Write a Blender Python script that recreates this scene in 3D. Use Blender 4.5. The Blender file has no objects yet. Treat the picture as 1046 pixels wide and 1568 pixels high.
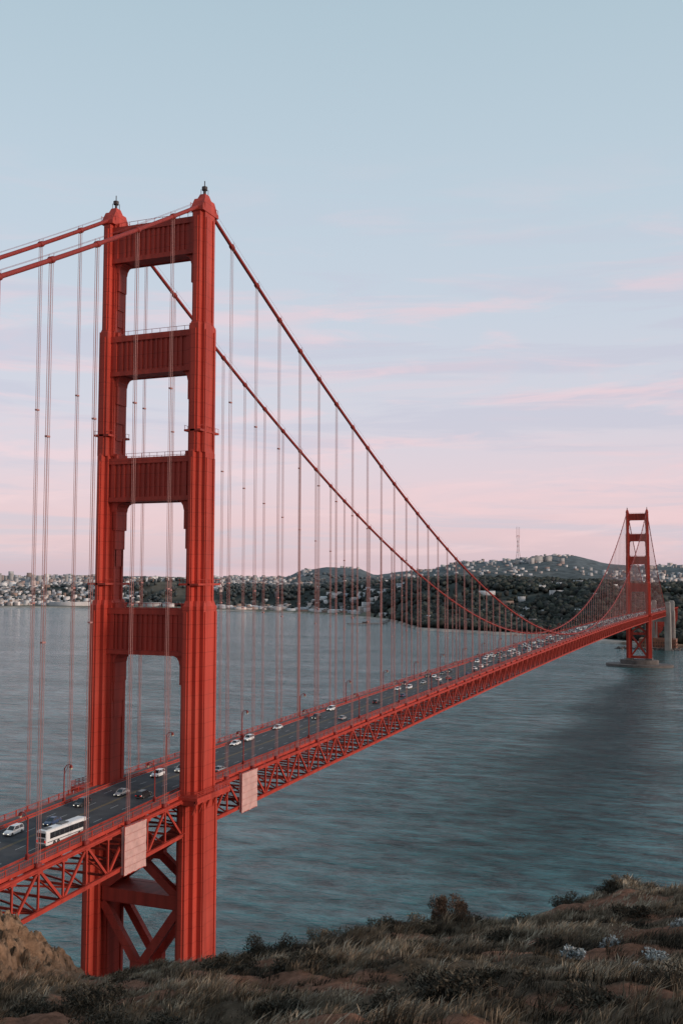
import bpy, math, random
import numpy as np
from mathutils import Vector, Quaternion
random.seed(7); rng=np.random.default_rng(7)
sc=bpy.context.scene
# ------------------------------------------------------------------ frame of reference
# bridge runs along +Y (x=0 is its axis, +X = ocean side), towers at y=0 and y=1280, water z=0
TH=math.radians(21.94); ct,st=math.cos(TH),math.sin(TH)
CX,CY,CZ=142.0,-222.3,127.5
def P(u,v,z=0.0):           # u to the right, v forward of the look-out point
    return (CX+u*ct-v*st, CY+u*st+v*ct, z)
# ------------------------------------------------------------------ noise
def _h(ix,iy,s):
    n=(ix*374761393+iy*668265263+s*974711)&0xffffffff
    n=((n^(n>>13))*1274126177)&0xffffffff
    return ((n^(n>>16))&0xffff)/65535.0
def vnoise(x,y,s=0):
    x=np.asarray(x,float);y=np.asarray(y,float)
    ix=np.floor(x).astype(np.int64);iy=np.floor(y).astype(np.int64)
    fx=x-ix;fy=y-iy;fx=fx*fx*(3-2*fx);fy=fy*fy*(3-2*fy)
    a=_h(ix,iy,s);b=_h(ix+1,iy,s);c=_h(ix,iy+1,s);d=_h(ix+1,iy+1,s)
    return (a+(b-a)*fx)*(1-fy)+(c+(d-c)*fx)*fy
def fbm(x,y,o=4,s=0):
    t=0;a=.5;
    for i in range(o):
        t=t+a*(vnoise(x*2**i,y*2**i,s+i*17)-.5);a*=.5
    return t*2
def sstep(a,b,x):
    t=np.clip((x-a)/(b-a),0,1);return t*t*(3-2*t)
# ------------------------------------------------------------------ materials
def newmat(name):
    m=bpy.data.materials.new(name);m.use_nodes=True
    nt=m.node_tree;b=nt.nodes['Principled BSDF'];return m,nt,b
def mat(name,col,rough=.6,metal=0,var=.25,scale=1.0,bump=0,detail=4,streak=False,emit=0,spec=.5):
    m,nt,b=newmat(name)
    b.inputs['Roughness'].default_value=rough;b.inputs['Metallic'].default_value=metal
    b.inputs['Specular IOR Level'].default_value=spec
    tc=nt.nodes.new('ShaderNodeTexCoord');mp=nt.nodes.new('ShaderNodeMapping')
    nt.links.new(tc.outputs['Object'],mp.inputs['Vector'])
    if streak: mp.inputs['Scale'].default_value=(1,1,.08)
    n=nt.nodes.new('ShaderNodeTexNoise');n.inputs['Scale'].default_value=scale;n.inputs['Detail'].default_value=detail
    nt.links.new(mp.outputs[0],n.inputs['Vector'])
    r=nt.nodes.new('ShaderNodeValToRGB')
    c=np.array(col)
    r.color_ramp.elements[0].position=.3;r.color_ramp.elements[1].position=.7
    r.color_ramp.elements[0].color=(*np.clip(c*(1-var),0,1),1);r.color_ramp.elements[1].color=(*np.clip(c*(1+var),0,1),1)
    nt.links.new(n.outputs['Fac'],r.inputs[0]);nt.links.new(r.outputs[0],b.inputs['Base Color'])
    if bump:
        bp=nt.nodes.new('ShaderNodeBump');bp.inputs['Strength'].default_value=bump;bp.inputs['Distance'].default_value=.1
        nt.links.new(n.outputs['Fac'],bp.inputs['Height']);nt.links.new(bp.outputs[0],b.inputs['Normal'])
    if emit:
        b.inputs['Emission Color'].default_value=(*col,1);b.inputs['Emission Strength'].default_value=emit
    return m
def attrmat(name,rough=.8,var=.3,scale=1.0,spec=.3,trans=0):
    m,nt,b=newmat(name);b.inputs['Roughness'].default_value=rough;b.inputs['Specular IOR Level'].default_value=spec
    a=nt.nodes.new('ShaderNodeAttribute');a.attribute_name='Col'
    n=nt.nodes.new('ShaderNodeTexNoise');n.inputs['Scale'].default_value=scale;n.inputs['Detail'].default_value=3
    tc=nt.nodes.new('ShaderNodeTexCoord');nt.links.new(tc.outputs['Object'],n.inputs['Vector'])
    mr=nt.nodes.new('ShaderNodeMapRange');mr.inputs[3].default_value=1-var;mr.inputs[4].default_value=1+var
    mr.inputs[1].default_value=.3;mr.inputs[2].default_value=.7
    nt.links.new(n.outputs['Fac'],mr.inputs[0])
    mx=nt.nodes.new('ShaderNodeVectorMath');mx.operation='SCALE'
    nt.links.new(a.outputs['Color'],mx.inputs[0]);nt.links.new(mr.outputs[0],mx.inputs['Scale'])
    nt.links.new(mx.outputs[0],b.inputs['Base Color'])
    return m
RED=mat('international_orange_paint',(.42,.050,.032),.55,var=.26,scale=.35,streak=True,bump=.15,spec=.3)
# faint plate seams on the red paint
def add_seams(m):
    nt=m.node_tree;b=nt.nodes['Principled BSDF'];link=b.inputs['Base Color'].links[0].from_socket
    tc=nt.nodes.new('ShaderNodeTexCoord');sx=nt.nodes.new('ShaderNodeSeparateXYZ');nt.links.new(tc.outputs['Object'],sx.inputs[0])
    mo=nt.nodes.new('ShaderNodeMath');mo.operation='PINGPONG';mo.inputs[1].default_value=1.75;nt.links.new(sx.outputs['Z'],mo.inputs[0])
    lt=nt.nodes.new('ShaderNodeMath');lt.operation='LESS_THAN';lt.inputs[1].default_value=.09;nt.links.new(mo.outputs[0],lt.inputs[0])
    mx=nt.nodes.new('ShaderNodeMixRGB');mx.blend_type='MULTIPLY';mx.inputs[2].default_value=(.72,.7,.7,1)
    nt.links.new(lt.outputs[0],mx.inputs[0]);nt.links.new(link,mx.inputs[1]);nt.links.new(mx.outputs[0],b.inputs['Base Color'])
    # large sun-bleached patches
    n=nt.nodes.new('ShaderNodeTexNoise');n.inputs['Scale'].default_value=.06;n.inputs['Detail'].default_value=5;nt.links.new(tc.outputs['Object'],n.inputs['Vector'])
    mr=nt.nodes.new('ShaderNodeMapRange');mr.inputs[1].default_value=.45;mr.inputs[2].default_value=.75;mr.inputs[4].default_value=.4;nt.links.new(n.outputs['Fac'],mr.inputs[0])
    m2=nt.nodes.new('ShaderNodeMixRGB');m2.inputs[2].default_value=(.52,.10,.068,1);nt.links.new(mr.outputs[0],m2.inputs[0]);nt.links.new(mx.outputs[0],m2.inputs[1]);nt.links.new(m2.outputs[0],b.inputs['Base Color'])
    return m
TRED=mat('tower_orange_paint',(.45,.054,.034),.55,var=.30,scale=.4,streak=True,bump=.15,spec=.3);add_seams(TRED)
CABLE=mat('cable_paint',(.27,.035,.028),.6,var=.15,spec=.3)
ROPE=mat('suspender_rope',(.42,.19,.17),.6,var=.1)
ASPH=mat('asphalt',(.062,.062,.065),.85,var=.25,scale=.4,bump=.1)
WALK=mat('sidewalk_concrete',(.15,.125,.115),.8,var=.15,scale=.8)
WHITE=mat('white_marking',(.5,.5,.48),.7,var=.2,scale=2)
YEL=mat('yellow_marking',(.30,.20,.06),.7,var=.2,scale=2)
CONC=mat('pale_concrete',(.36,.33,.30),.85,var=.2,scale=.1)
DKC=mat('pier_concrete',(.14,.12,.11),.85,var=.35,scale=.15)
TARP=mat('tarp_cloth',(.60,.36,.32),.8,var=.12,scale=.5,bump=.5)
DARK=mat('dark_metal',(.05,.035,.035),.6)
LAMPG=mat('lamp_glass',(.8,.7,.5),.4)
GLASS=mat('window_glass',(.02,.025,.03),.12,var=.1,spec=.8)
TYRE=mat('tyre_rubber',(.02,.02,.02),.8)
TAIL=mat('tail_light',(.5,.02,.015),.3,emit=.8)
HEAD=mat('head_light',(.9,.85,.7),.3,emit=1.6)
CHROME=mat('bumper_grey',(.12,.12,.12),.5)
# ------------------------------------------------------------------ mesh builder
class MB:
    def __init__(s): s.v=[];s.f=[];s.m=[]
    def add(s,vs,fs,mi=0):
        o=len(s.v);s.v.extend(vs);s.f.extend([tuple(o+i for i in f) for f in fs]);s.m.extend([mi]*len(fs))
    def box(s,x0,x1,y0,y1,z0,z1,mi=0):
        vs=[(x0,y0,z0),(x1,y0,z0),(x1,y1,z0),(x0,y1,z0),(x0,y0,z1),(x1,y0,z1),(x1,y1,z1),(x0,y1,z1)]
        s.add(vs,[(0,3,2,1),(4,5,6,7),(0,1,5,4),(1,2,6,5),(2,3,7,6),(3,0,4,7)],mi)
    def beam(s,p,q,w,h=None,mi=0):
        h=h or w;p=Vector(p);q=Vector(q);d=(q-p).normalized()
        up=Vector((0,0,1)) if abs(d.z)<.95 else Vector((0,1,0))
        a=d.cross(up).normalized()*w/2;b=a.cross(d).normalized()*h/2
        vs=[tuple(c+sa*a+sb*b) for c in(p,q) for sa,sb in((-1,-1),(1,-1),(1,1),(-1,1))]
        s.add(vs,[(3,2,1,0),(4,5,6,7),(0,1,5,4),(1,2,6,5),(2,3,7,6),(3,0,4,7)],mi)
    def prism(s,poly,z0,z1,mi=0,poly2=None):
        n=len(poly);p2=poly2 or poly
        vs=[(x,y,z0) for x,y in poly]+[(x,y,z1) for x,y in p2]
        s.add(vs,[tuple(range(n-1,-1,-1)),tuple(range(n,2*n))]+[(i,(i+1)%n,n+(i+1)%n,n+i) for i in range(n)],mi)
    def xprof(s,poly,y0,y1,mi=0):   # poly in (x,z), extruded along y
        n=len(poly);vs=[(x,y0,z) for x,z in poly]+[(x,y1,z) for x,z in poly]
        s.add(vs,[tuple(range(n)),tuple(range(2*n-1,n-1,-1))]+[(i,n+i,n+(i+1)%n,(i+1)%n) for i in range(n)],mi)
    def cyl(s,p,q,r,n=8,mi=0,r2=None):
        r2=r if r2 is None else r2
        p=Vector(p);q=Vector(q);d=(q-p).normalized();up=Vector((0,0,1)) if abs(d.z)<.95 else Vector((1,0,0))
        a=d.cross(up).normalized();b=a.cross(d)
        vs=[tuple(p+(a*math.cos(t)+b*math.sin(t))*r) for t in [2*math.pi*i/n for i in range(n)]]
        vs+=[tuple(q+(a*math.cos(t)+b*math.sin(t))*r2) for t in [2*math.pi*i/n for i in range(n)]]
        s.add(vs,[tuple(range(n)),tuple(range(2*n-1,n-1,-1))]+[(i,n+i,n+(i+1)%n,(i+1)%n) for i in range(n)],mi)
    def tube(s,pts,r,n=8,mi=0):
        vs=[];fs=[]
        for k,p in enumerate(pts):
            p=Vector(p);a=Vector(pts[max(k-1,0)]);b=Vector(pts[min(k+1,len(pts)-1)]);d=(b-a).normalized()
            x=d.cross(Vector((0,0,1))).normalized();y=x.cross(d)
            for i in range(n):
                t=2*math.pi*i/n;vs.append(tuple(p+(x*math.cos(t)+y*math.sin(t))*r))
            if k:
                o=(k-1)*n
                for i in range(n): fs.append((o+i,o+n+i,o+n+(i+1)%n,o+(i+1)%n))
        s.add(vs,fs,mi)
    def mesh(s,name,mats):
        me=bpy.data.meshes.new(name);me.from_pydata(s.v,[],s.f)
        for m in mats: me.materials.append(m)
        me.polygons.foreach_set('material_index',s.m);me.update();return me
    def obj(s,name,mats,parent=None,smooth=False):
        me=s.mesh(name,mats)
        if smooth: me.polygons.foreach_set('use_smooth',[True]*len(me.polygons))
        return link(name,me,parent)
def link(name,me,parent=None,loc=None,rot=None):
    o=bpy.data.objects.new(name,me);sc.collection.objects.link(o)
    if parent: o.parent=parent
    if loc: o.location=loc
    if rot is not None: o.rotation_euler=(0,0,rot)
    return o
def fastmesh(name,V,F,mats,cols=None,smooth=False,parent=None):
    """V (n,3), F (m,k) constant k"""
    V=np.asarray(V,np.float32);F=np.asarray(F,np.int32);k=F.shape[1]
    me=bpy.data.meshes.new(name);me.vertices.add(len(V));me.vertices.foreach_set('co',V.ravel())
    me.loops.add(F.size);me.loops.foreach_set('vertex_index',F.ravel())
    me.polygons.add(len(F));me.polygons.foreach_set('loop_start',np.arange(0,F.size,k,dtype=np.int32))
    me.polygons.foreach_set('loop_total',np.full(len(F),k,np.int32))
    for m in mats: me.materials.append(m)
    me.update(calc_edges=True)
    if smooth: me.polygons.foreach_set('use_smooth',np.ones(len(F),bool))
    if cols is not None:
        a=me.color_attributes.new('Col','FLOAT_COLOR','POINT')
        c=np.ones((len(V),4),np.float32);c[:,:3]=cols;a.data.foreach_set('color',c.ravel())
    me.validate()
    return link(name,me,parent)
def empty(name):
    e=bpy.data.objects.new(name,None);sc.collection.objects.link(e);return e
# ------------------------------------------------------------------ bridge
def zd(y):
    if y<0: return 74+.042*y
    if y>1280: return 74-.012*(y-1280)
    return 74+4.0*(1-((y-640)/640)**2)
ZT=224.5
TD=8.3        # truss depth
def zc(y):
    if 0<=y<=1280: return 81.5+(ZT-81.5)*((y-640)/640)**2
    d=-y if y<0 else y-1280
    t=d/343.; return ZT+(72-ZT)*t-4*10.5*t*(1-t)
bridge=empty('suspension_bridge')
def crossp(cx,cy,w,L,nx,ny,lv):
    a,b=w/2,L/2;q=[]
    for i in range(lv,-1,-1):
        k=lv-i
        q.append((a-k*nx,b-i*ny))
        if i>0: q.append((a-(k+1)*nx,b-i*ny))
    full=[]
    full+=[(x,y) for x,y in q]
    full+=[(-x,y) for x,y in reversed(q)]
    full+=[(-x,-y) for x,y in q]
    full+=[(x,-y) for x,y in reversed(q)]
    return [(cx+x,cy+y) for x,y in full]
SECS=[(12,73,7.1,15.2,1.2,1.95,2),(73,120,6.2,13.6,1.05,1.75,2),(120,159,5.1,10.7,.95,1.45,2),(159,192,4.2,9.1,.8,1.6,1),(192,221.5,3.4,7.8,.7,1.4,1)]
def tower(Y,name):
    b=MB()
    for sx in(-1,1):
        cx=13.7*sx
        for z0,z1,w,L,nx,ny,lv in SECS:
            b.prism(crossp(cx,Y,w,L,nx,ny,lv),z0,z1)
            for s2 in(-1,1):
                fx=cx+s2*w/2; y1=L/2-lv*ny-.35
                x0,x1=sorted((fx,fx+s2*.3))
                b.box(x0,x1,Y-y1,Y-y1+.8,z0,z1-1.4);b.box(x0,x1,Y+y1-.8,Y+y1,z0,z1-1.4)
                fy=Y+s2*L/2; hw=w/2-lv*nx
                b.box(cx-hw*.5,cx+hw*.5,min(fy,fy+s2*.3),max(fy,fy+s2*.3),z0,z1-1.4)
            if z1<200:
                w2=w-.25;L2=L-.5
                b.prism(crossp(cx,Y,w2,L2,nx,ny,lv),z1,z1+1.3,poly2=crossp(cx,Y,w2-.5,L2-1.1,nx,ny,lv))
        for z,w,L in((164.2,4.2,9.1),(125.2,5.1,10.7)):
            b.box(cx-w/2-.25,cx+w/2+.25,Y-L/2-.3,Y+L/2+.3,z,z+.5)
            for dx in(-w/2-.2,w/2+.2): b.beam((cx+dx,Y-L/2-.25,z+1.5),(cx+dx,Y+L/2+.25,z+1.5),.08)
            for k in range(7):
                for dx in(-w/2-.2,w/2+.2): b.beam((cx+dx,Y-L/2+k*L/6,z+.5),(cx+dx,Y-L/2+k*L/6,z+1.5),.08)
        # cap
        b.prism([(cx-1.9,Y-4.1),(cx+1.9,Y-4.1),(cx+1.9,Y+4.1),(cx-1.9,Y+4.1)],221.5,222.5)
        b.prism([(cx-1.75,Y-3.9),(cx+1.75,Y-3.9),(cx+1.75,Y+3.9),(cx-1.75,Y+3.9)],222.5,225.2,poly2=[(cx-1.6,Y-2.4),(cx+1.6,Y-2.4),(cx+1.6,Y+2.4),(cx-1.6,Y+2.4)])
        b.prism([(cx-1.2,Y-1.8),(cx+1.2,Y-1.8),(cx+1.2,Y+1.8),(cx-1.2,Y+1.8)],225.2,226.8,poly2=[(cx-.8,Y-1.0),(cx+.8,Y-1.0),(cx+.8,Y+1.0),(cx-.8,Y+1.0)])
        b.cyl((cx,Y,226.8),(cx,Y,229.2),.28,8,1);b.cyl((cx,Y,228.1),(cx,Y,229.0),.75,8,1);b.cyl((cx,Y,229.2),(cx,Y,230.6),.12,6,1)
        for dx in(-.7,.7):
            b.beam((cx+dx,Y-.6,226.8),(cx+dx,Y-.6,228.3),.1,.1,1);b.beam((cx+dx,Y+.6,226.8),(cx+dx,Y+.6,228.3),.1,.1,1)
        for yy in(-4,-2.7,2.7,4): 
            b.beam((cx-1.8,Y+yy,222.5),(cx-1.8,Y+yy,223.7),.09);b.beam((cx+1.8,Y+yy,222.5),(cx+1.8,Y+yy,223.7),.09)
        for dx in(-1.8,1.8): b.beam((cx+dx,Y-4,223.7),(cx+dx,Y-2.7,223.7),.09);b.beam((cx+dx,Y+2.7,223.7),(cx+dx,Y+4,223.7),.09)
    # portal struts
    for zt,zb,w,nx,D in((220.3,211,3.4,.7,4.6),(190.6,180.4,4.2,.8,5.2),(158.0,147.0,5.1,.9,5.9),(119,107.6,6.2,1.0,6.2)):
        xi=13.7-w/2+.2;xo=xi+1.1
        b.box(-xo,xo,Y-D/2,Y+D/2,zb,zt)
        for s in(-1,1):
            fy=Y+s*D/2
            def yb(d): return (min(fy,fy+s*d),max(fy,fy+s*d))
            a,c=yb(.55);b.box(-xo,xo,a,c,zt-1.3,zt+.25);b.box(-xo,xo,a,c,zb-.2,zb+1.0)
            a,c=yb(.3)
            n=13
            for i in range(n):
                x=-9.0+18.0*i/(n-1);b.box(x-.34,x+.34,a,c,zb+1.0,zt-1.3)
            for sx in(-1,1):
                x0,x1=sorted((sx*(xi-1.2),sx*xi));b.box(x0,x1,*yb(.42),zb+1.0,zt-1.3)
        for sx in(-1,1):
            pr=[(sx*xi,zb-.21),(sx*(xi-3.0),zb-.21),(sx*(xi-1.9),zb-.7),(sx*(xi-1.35),zb-1.5),(sx*(xi-1.1),zb-2.6),(sx*xi,zb-2.6)]
            b.xprof(pr if sx<0 else pr[::-1],Y-D/2+.3,Y+D/2-.3)
            for k,(ex,h0,h1,dd) in enumerate(((1.15,2.6,7.5,.0),(.8,7.5,12.5,.3),(.5,12.5,17.,.7))):
                x0,x1=sorted((sx*(xi-ex),sx*xi));b.box(x0,x1,Y-D/2+.5+dd,Y+D/2-.5-dd,zb-h1,zb-h0)
        for sx in(-1,1):
            x0,x1=sorted((sx*(xi-1.0),sx*xi));b.box(x0,x1,Y-D/2+.5,Y+D/2-.5,zt+.003,zt+1.6)
        for s in(-1,1):
            b.beam((-xi,Y+s*D/2,zt+1.45),(xi,Y+s*D/2,zt+1.45),.09)
            for k in range(9): b.beam((-xi+2+k*(2*xi-4)/8,Y+s*D/2,zt),(-xi+2+k*(2*xi-4)/8,Y+s*D/2,zt+1.45),.09)
    # bracing below the roadway
    xi=10.9
    for z0,z1 in((45,48.6),(11.5,15)):
        b.box(-xi,xi,Y-3.2,Y+3.2,z0,z1)
    for yy in(-3.9,3.9):
        for za,zb in((48.6,65.0),(15,45)):
            b.beam((-xi,Y+yy,za),(xi,Y+yy,zb),1.6,2.1);b.beam((-xi,Y+yy*1.003,zb),(xi,Y+yy*1.003,za),1.55,2.05)
            b.box(-2.2,2.2,Y+yy-.9,Y+yy+.9,(za+zb)/2-2.0,(za+zb)/2+2.0)
        b.beam((-xi,Y+yy,47),(xi,Y+yy,47),1.7,3.3)
    t=b.obj(name,[TRED,DARK],bridge)
    # balcony around outside of each leg
    g=MB();z=zd(0)
    for sx in(-1,1):
        x0=sx*11.4;x1=sx*18.5;xa,xb=min(x0,x1),max(x0,x1)
        g.box(xa,xb,Y-8.3,Y+8.3,z-.95,z-.2)
        g.box(sx*18.5-.12,sx*18.5+.12,Y-8.3,Y+8.3,z-1.5,z-.95)
        for zz in(.35,.75,1.15):
            g.beam((sx*18.4,Y-8.2,z+zz),(sx*18.4,Y+8.2,z+zz),.1)
            g.beam((sx*14.6,Y-8.2,z+zz),(sx*18.4,Y-8.2,z+zz),.1);g.beam((sx*14.6,Y+8.2,z+zz),(sx*18.4,Y+8.2,z+zz),.1)
        for k in range(11):
            yy=Y-8.2+k*1.64;g.beam((sx*18.4,yy,z-.3),(sx*18.4,yy,z+1.25),.14)
            if k%2==0: g.beam((sx*18.3,yy,z-1.1),(sx*17.0,yy,z-4.2),.3,.4)
        g.prism([(sx*13.7-3.8,Y-8.1),(sx*13.7+3.8,Y-8.1),(sx*13.7+3.8,Y+8.1),(sx*13.7-3.8,Y+8.1)],z-2.2,z-.953)
    g.obj('tower_walkway',[RED],bridge)
    q=MB()
    def ell(a,c,n=40,y=Y): return [(a*math.cos(2*math.pi*i/n),y+c*math.sin(2*math.pi*i/n)) for i in range(n)]
    q.prism(ell(27,15),-10,9.5)
    q.box(-18.6,-8.6,Y-9,Y+9,9.5,12);q.box(8.6,18.6,Y-9,Y+9,9.5,12)
    if Y>100:
        q.prism(ell(47,27,56),-10,3.5)
    q.obj('tower_pier',[DKC],bridge)
tower(0,'near_tower');tower(1280,'far_tower')
PN=7.62
ys=[k*PN for k in range(int(-343/PN),int(2000/PN)+1)]
def strip(b,x0,x1,dz,th,mi,ya=-343,yb=1990):
    yy=[y for y in ys if ya<=y<=yb];vs=[];fs=[]
    for y in yy:
        z=zd(y)+dz;vs+=[(x0,y,z),(x1,y,z),(x1,y,z-th),(x0,y,z-th)]
    for k in range(len(yy)-1):
        o=4*k;fs+=[(o,o+1,o+5,o+4),(o+1,o+2,o+6,o+5),(o+2,o+3,o+7,o+6),(o+3,o,o+4,o+7)]
    b.add(vs,fs,mi)
b=MB()
strip(b,-9.6,9.6,0,.35,0)
for s in(-1,1):
    a,c=sorted((s*9.6,s*13.0));strip(b,a,c,.22,.5,1)
    a,c=sorted((s*9.45,s*9.62));strip(b,a,c,.3,.5,2)
    a,c=sorted((s*9.62,s*9.78));strip(b,a,c,.75,.28,2)
for x in(-6.4,-3.2,3.2,6.4):
    for y in np.arange(-330,1900,11.0):
        y=float(y);z=zd(y)+.012;z2=zd(y+3.2)+.012
        b.add([(x-.08,y,z),(x+.08,y,z),(x+.08,y+3.2,z2),(x-.08,y+3.2,z2)],[(0,1,2,3)],3)
for x in(-.3,.18): strip(b,x,x+.12,.012,.01,4)
for x in(-9.25,9.12): strip(b,x,x+.13,.01,.008,3)
b.obj('roadway_deck',[ASPH,WALK,RED,WHITE,YEL],bridge)
# stiffening trusses
b=MB()
for s in(-1,1):
    X=s*13.9
    for k in range(len(ys)-1):
        y,y2=ys[k],ys[k+1]
        if y>1623: break
        zt,zt2=zd(y)-.95,zd(y2)-.95;zb,zb2=zt-TD,zt2-TD
        b.beam((X,y,zt),(X,y2+.02,zt2),.75,.8);b.beam((X,y,zb),(X,y2+.02,zb2),.75,.8)
        b.beam((X,y,zb),(X,y,zt),.36,.42)
        if k%2==0: b.beam((X+s*.003,y,zb),(X+s*.003,y2,zt2),.42,.55)
        else: b.beam((X+s*.003,y,zt),(X+s*.003,y2,zb2),.42,.55)
        b.box(X-.43,X+.43,y-.8,y+.8,zt-.75,zt+.2);b.box(X-.43,X+.43,y-.8,y+.8,zb-.2,zb+.8)
for k in range(len(ys)-1):
    y,y2=ys[k],ys[k+1]
    if y>1990: break
    z=zd(y)
    b.box(-13.5,13.5,y-.25,y+.25,z-2.0,z-.36)
    if y>1623: continue
    zb=z-.95-TD
    b.beam((-13.9,y,zb),(13.9,y,zb),.35,.5)
    if k%2==0: b.beam((-13.9,y,zb),(13.9,y2,zd(y2)-.95-TD),.3,.35)
    else: b.beam((13.9,y,zb),(-13.9,y2,zd(y2)-.95-TD),.3,.35)
    b.beam((-13.6,y,zb+.3),(0,y,z-2.0),.28,.3);b.beam((13.6,y,zb+.3),(0,y,z-2.0),.28,.3)
for x in(-10.5,-7,-3.5,0,3.5,7,10.5): strip(b,x-.15,x+.15,-.36,.9,0)
for s in(-1,1):
    a,c=sorted((s*13.0,s*13.25));strip(b,a,c,.3,.8,0)
    a,c=sorted((s*14.3,s*14.5));strip(b,a,c,-1.0,.25,0,-343,1600)
    a,c=sorted((s*14.2,s*14.8));strip(b,a,c,-TD-.2,.12,0,-343,1600)
b.obj('stiffening_truss',[RED],bridge)
# railings
b=MB()
for s in(-1,1):
    x=s*13.12
    strip(b,x-.08,x+.08,1.5,.1,0)
    strip(b,x-.05,x+.05,.62,.08,0)
    for y in np.arange(-340,1990,3.81):
        y=float(y);z=zd(y);b.box(x-.1,x+.1,y-.1,y+.1,z+.3,z+1.58)
    for y in np.arange(-200,420,.5):
        y=float(y);z=zd(y);b.box(x-.02,x+.02,y-.035,y+.035,z+.5,z+1.4)
    strip(b,x-.02,x+.02,1.2,.07,0,420,1990);strip(b,x-.02,x+.02,.9,.07,0,420,1990)
    x=s*9.7
    for y in np.arange(-340,1990,3.81):
        y=float(y);z=zd(y);b.box(x-.06,x+.06,y-.08,y+.08,z+.25,z+.6)
b.obj('railing',[RED],bridge)
# main cables
b=MB();r=MB()
SP=15.24
for s in(-1,1):
    X=s*13.7
    pts=[(X,float(y),zc(float(y))) for y in np.linspace(-343,1623,260)]
    pts=sorted(pts+[(X,0.,zc(0)),(X,1280.,zc(1280))],key=lambda p:p[1])
    b.tube(pts,.5,10)
    for o in(-.6,.6): b.tube([(p[0]+o,p[1],p[2]+1.25) for p in pts],.03,4)
    k0=int(-343/SP)+1
    for k in range(k0,int(1623/SP)):
        y=k*SP
        if abs(y)<8 or abs(y-1280)<8: continue
        z=zc(y);e=(zc(y+.5)-zc(y-.5))
        d=Vector((0,1,e)).normalized()*.55
        b.cyl((X,y-d.y,z-d.z),(X,y+d.y,z+d.z),.72,10)
        for o in(-.6,.6): b.beam((X+o,y,z),(X+o,y,z+1.3),.07)
        zb=zd(y)-.6
        if z-zb>1.5:
            for dy in(-.38,.38):
                r.cyl((X-.2,y+dy,zb),(X-.2,y+dy,z),.055,5);r.cyl((X+.2,y+dy,zb),(X+.2,y+dy,z),.055,5)
            if z-zb>60:
                for f in(.36,.7): r.box(X-.3,X+.3,y-.5,y+.5,zb+(z-zb)*f,zb+(z-zb)*f+.35)
        b.box(X-.5,X+.5,y-.6,y+.6,zd(y)-.9,zd(y)+.35)
b.obj('main_cables',[CABLE],bridge,True)
r.obj('suspender_ropes',[ROPE],bridge)
# approach pylons, arch
b=MB()
for Y in(1632,1742,-350):
    for s in(-1,1):
        zb=-5 if Y>0 else 20
        b.box(s*16-5.2,s*16+5.2,Y-8,Y+8,zb,66);b.box(s*16-4.4,s*16+4.4,Y-6.8,Y+6.8,66,82)
        b.box(s*16-4.7,s*16+4.7,Y-7.1,Y+7.1,82,83.2);b.box(s*16-3.4,s*16+3.4,Y-5.6,Y+5.6,83.2,85)
        for o in(-2.2,0,2.2): b.box(s*16+o-.35,s*16+o+.35,Y-8.25,Y+8.25,zb,63)
    b.box(-11,11,Y-6,Y+6,50,64)
b.obj('approach_pylons',[CONC],bridge)
b=MB()
for s in(-1,1):
    pr=None
    for k in range(16):
        t=k/15.;y=1642+t*90;z=22+40*4*t*(1-t)*.98
        if pr: 
            b.beam((s*12,pr[0],pr[1]),(s*12,y,z),.9,1.4);b.beam((s*12,pr[0],pr[1]+3.5),(s*12,y,z+3.5),.7,.8);b.beam((s*12,y,z),(s*12,y,z+3.5),.5)
            b.beam((s*12,y,z+3.5),(s*12,y,zd(y)-1),.45)
        pr=(y,z)
    for y in range(1755,1990,25): b.beam((s*11,y,10),(s*11,y,zd(y)-1),1.2);b.beam((s*11,y,20),(s*11,y+25,zd(y)-3),.5)
b.obj('arch_span',[RED],bridge)
# ------------------------------------------------------------------ tarps hung on the truss
def tarp(y0,y1,nm):
    n=14;b=MB();vs=[];fs=[]
    ztop=zd(y0)-.0;zbot=ztop-10.4
    for i in range(n+1):
        for j in range(9):
            y=y0+(y1-y0)*i/n;z=zbot+(ztop-zbot)*j/8
            x=15.35+.10*math.sin(i*1.9)+.07*math.sin(j*2.3+i)
            vs.append((x,y,z))
    for i in range(n):
        for j in range(8): a=i*9+j;fs.append((a,a+9,a+10,a+1))
    b.add(vs,fs,0)
    b.box(14.55,15.15,y0,y1,zbot+.1,ztop-.1,0)
    for y in(y0,y1):b.beam((15.3,y,zbot-.2),(15.3,y,ztop+.3),.12,.12,1)
    for z in(zbot,ztop): b.beam((15.3,y0,z),(15.3,y1,z),.14,.14,1)
    for y in(y0+.5,y1-.5): b.beam((13.9,y,ztop+.2),(15.3,y,ztop+.2),.15,.2,1)
    for j in range(1,6):
        z=zbot+(ztop-zbot)*j/6;b.beam((15.53,y0,z),(15.53,y1,z),.03,.03,1)
    b.obj(nm,[TARP,RED])
tarp(-34,-25.6,'containment_tarp');tarp(21,30,'containment_tarp')
# ------------------------------------------------------------------ street lamps
def lampmesh():
    b=MB()
    b.prism([(-.28,-.28),(.28,-.28),(.28,.28),(-.28,.28)],0,1.1)
    b.cyl((0,0,1.1),(0,0,8.2),.17,8,0,.12)
    pts=[(0,0,7.2),(.15,0,8.2),(.7,0,8.9),(1.5,0,9.1),(2.0,0,8.95)]
    for p,q in zip(pts,pts[1:]): b.cyl(p,q,.1,6)
    b.beam((0,0,6.6),(1.1,0,8.7),.07)
    b.prism([(1.55,-.28),(2.25,-.28),(2.25,.28),(1.55,.28)],8.35,8.95,0,[(1.7,-.16),(2.1,-.16),(2.1,.16),(1.7,.16)])
    b.prism([(1.72,-.18),(2.08,-.18),(2.08,.18),(1.72,.18)],7.95,8.35,1,[(1.6,-.24),(2.2,-.24),(2.2,.24),(1.6,.24)])
    return b.mesh('street_lamp',[CABLE,LAMPG])
lm=lampmesh()
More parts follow.
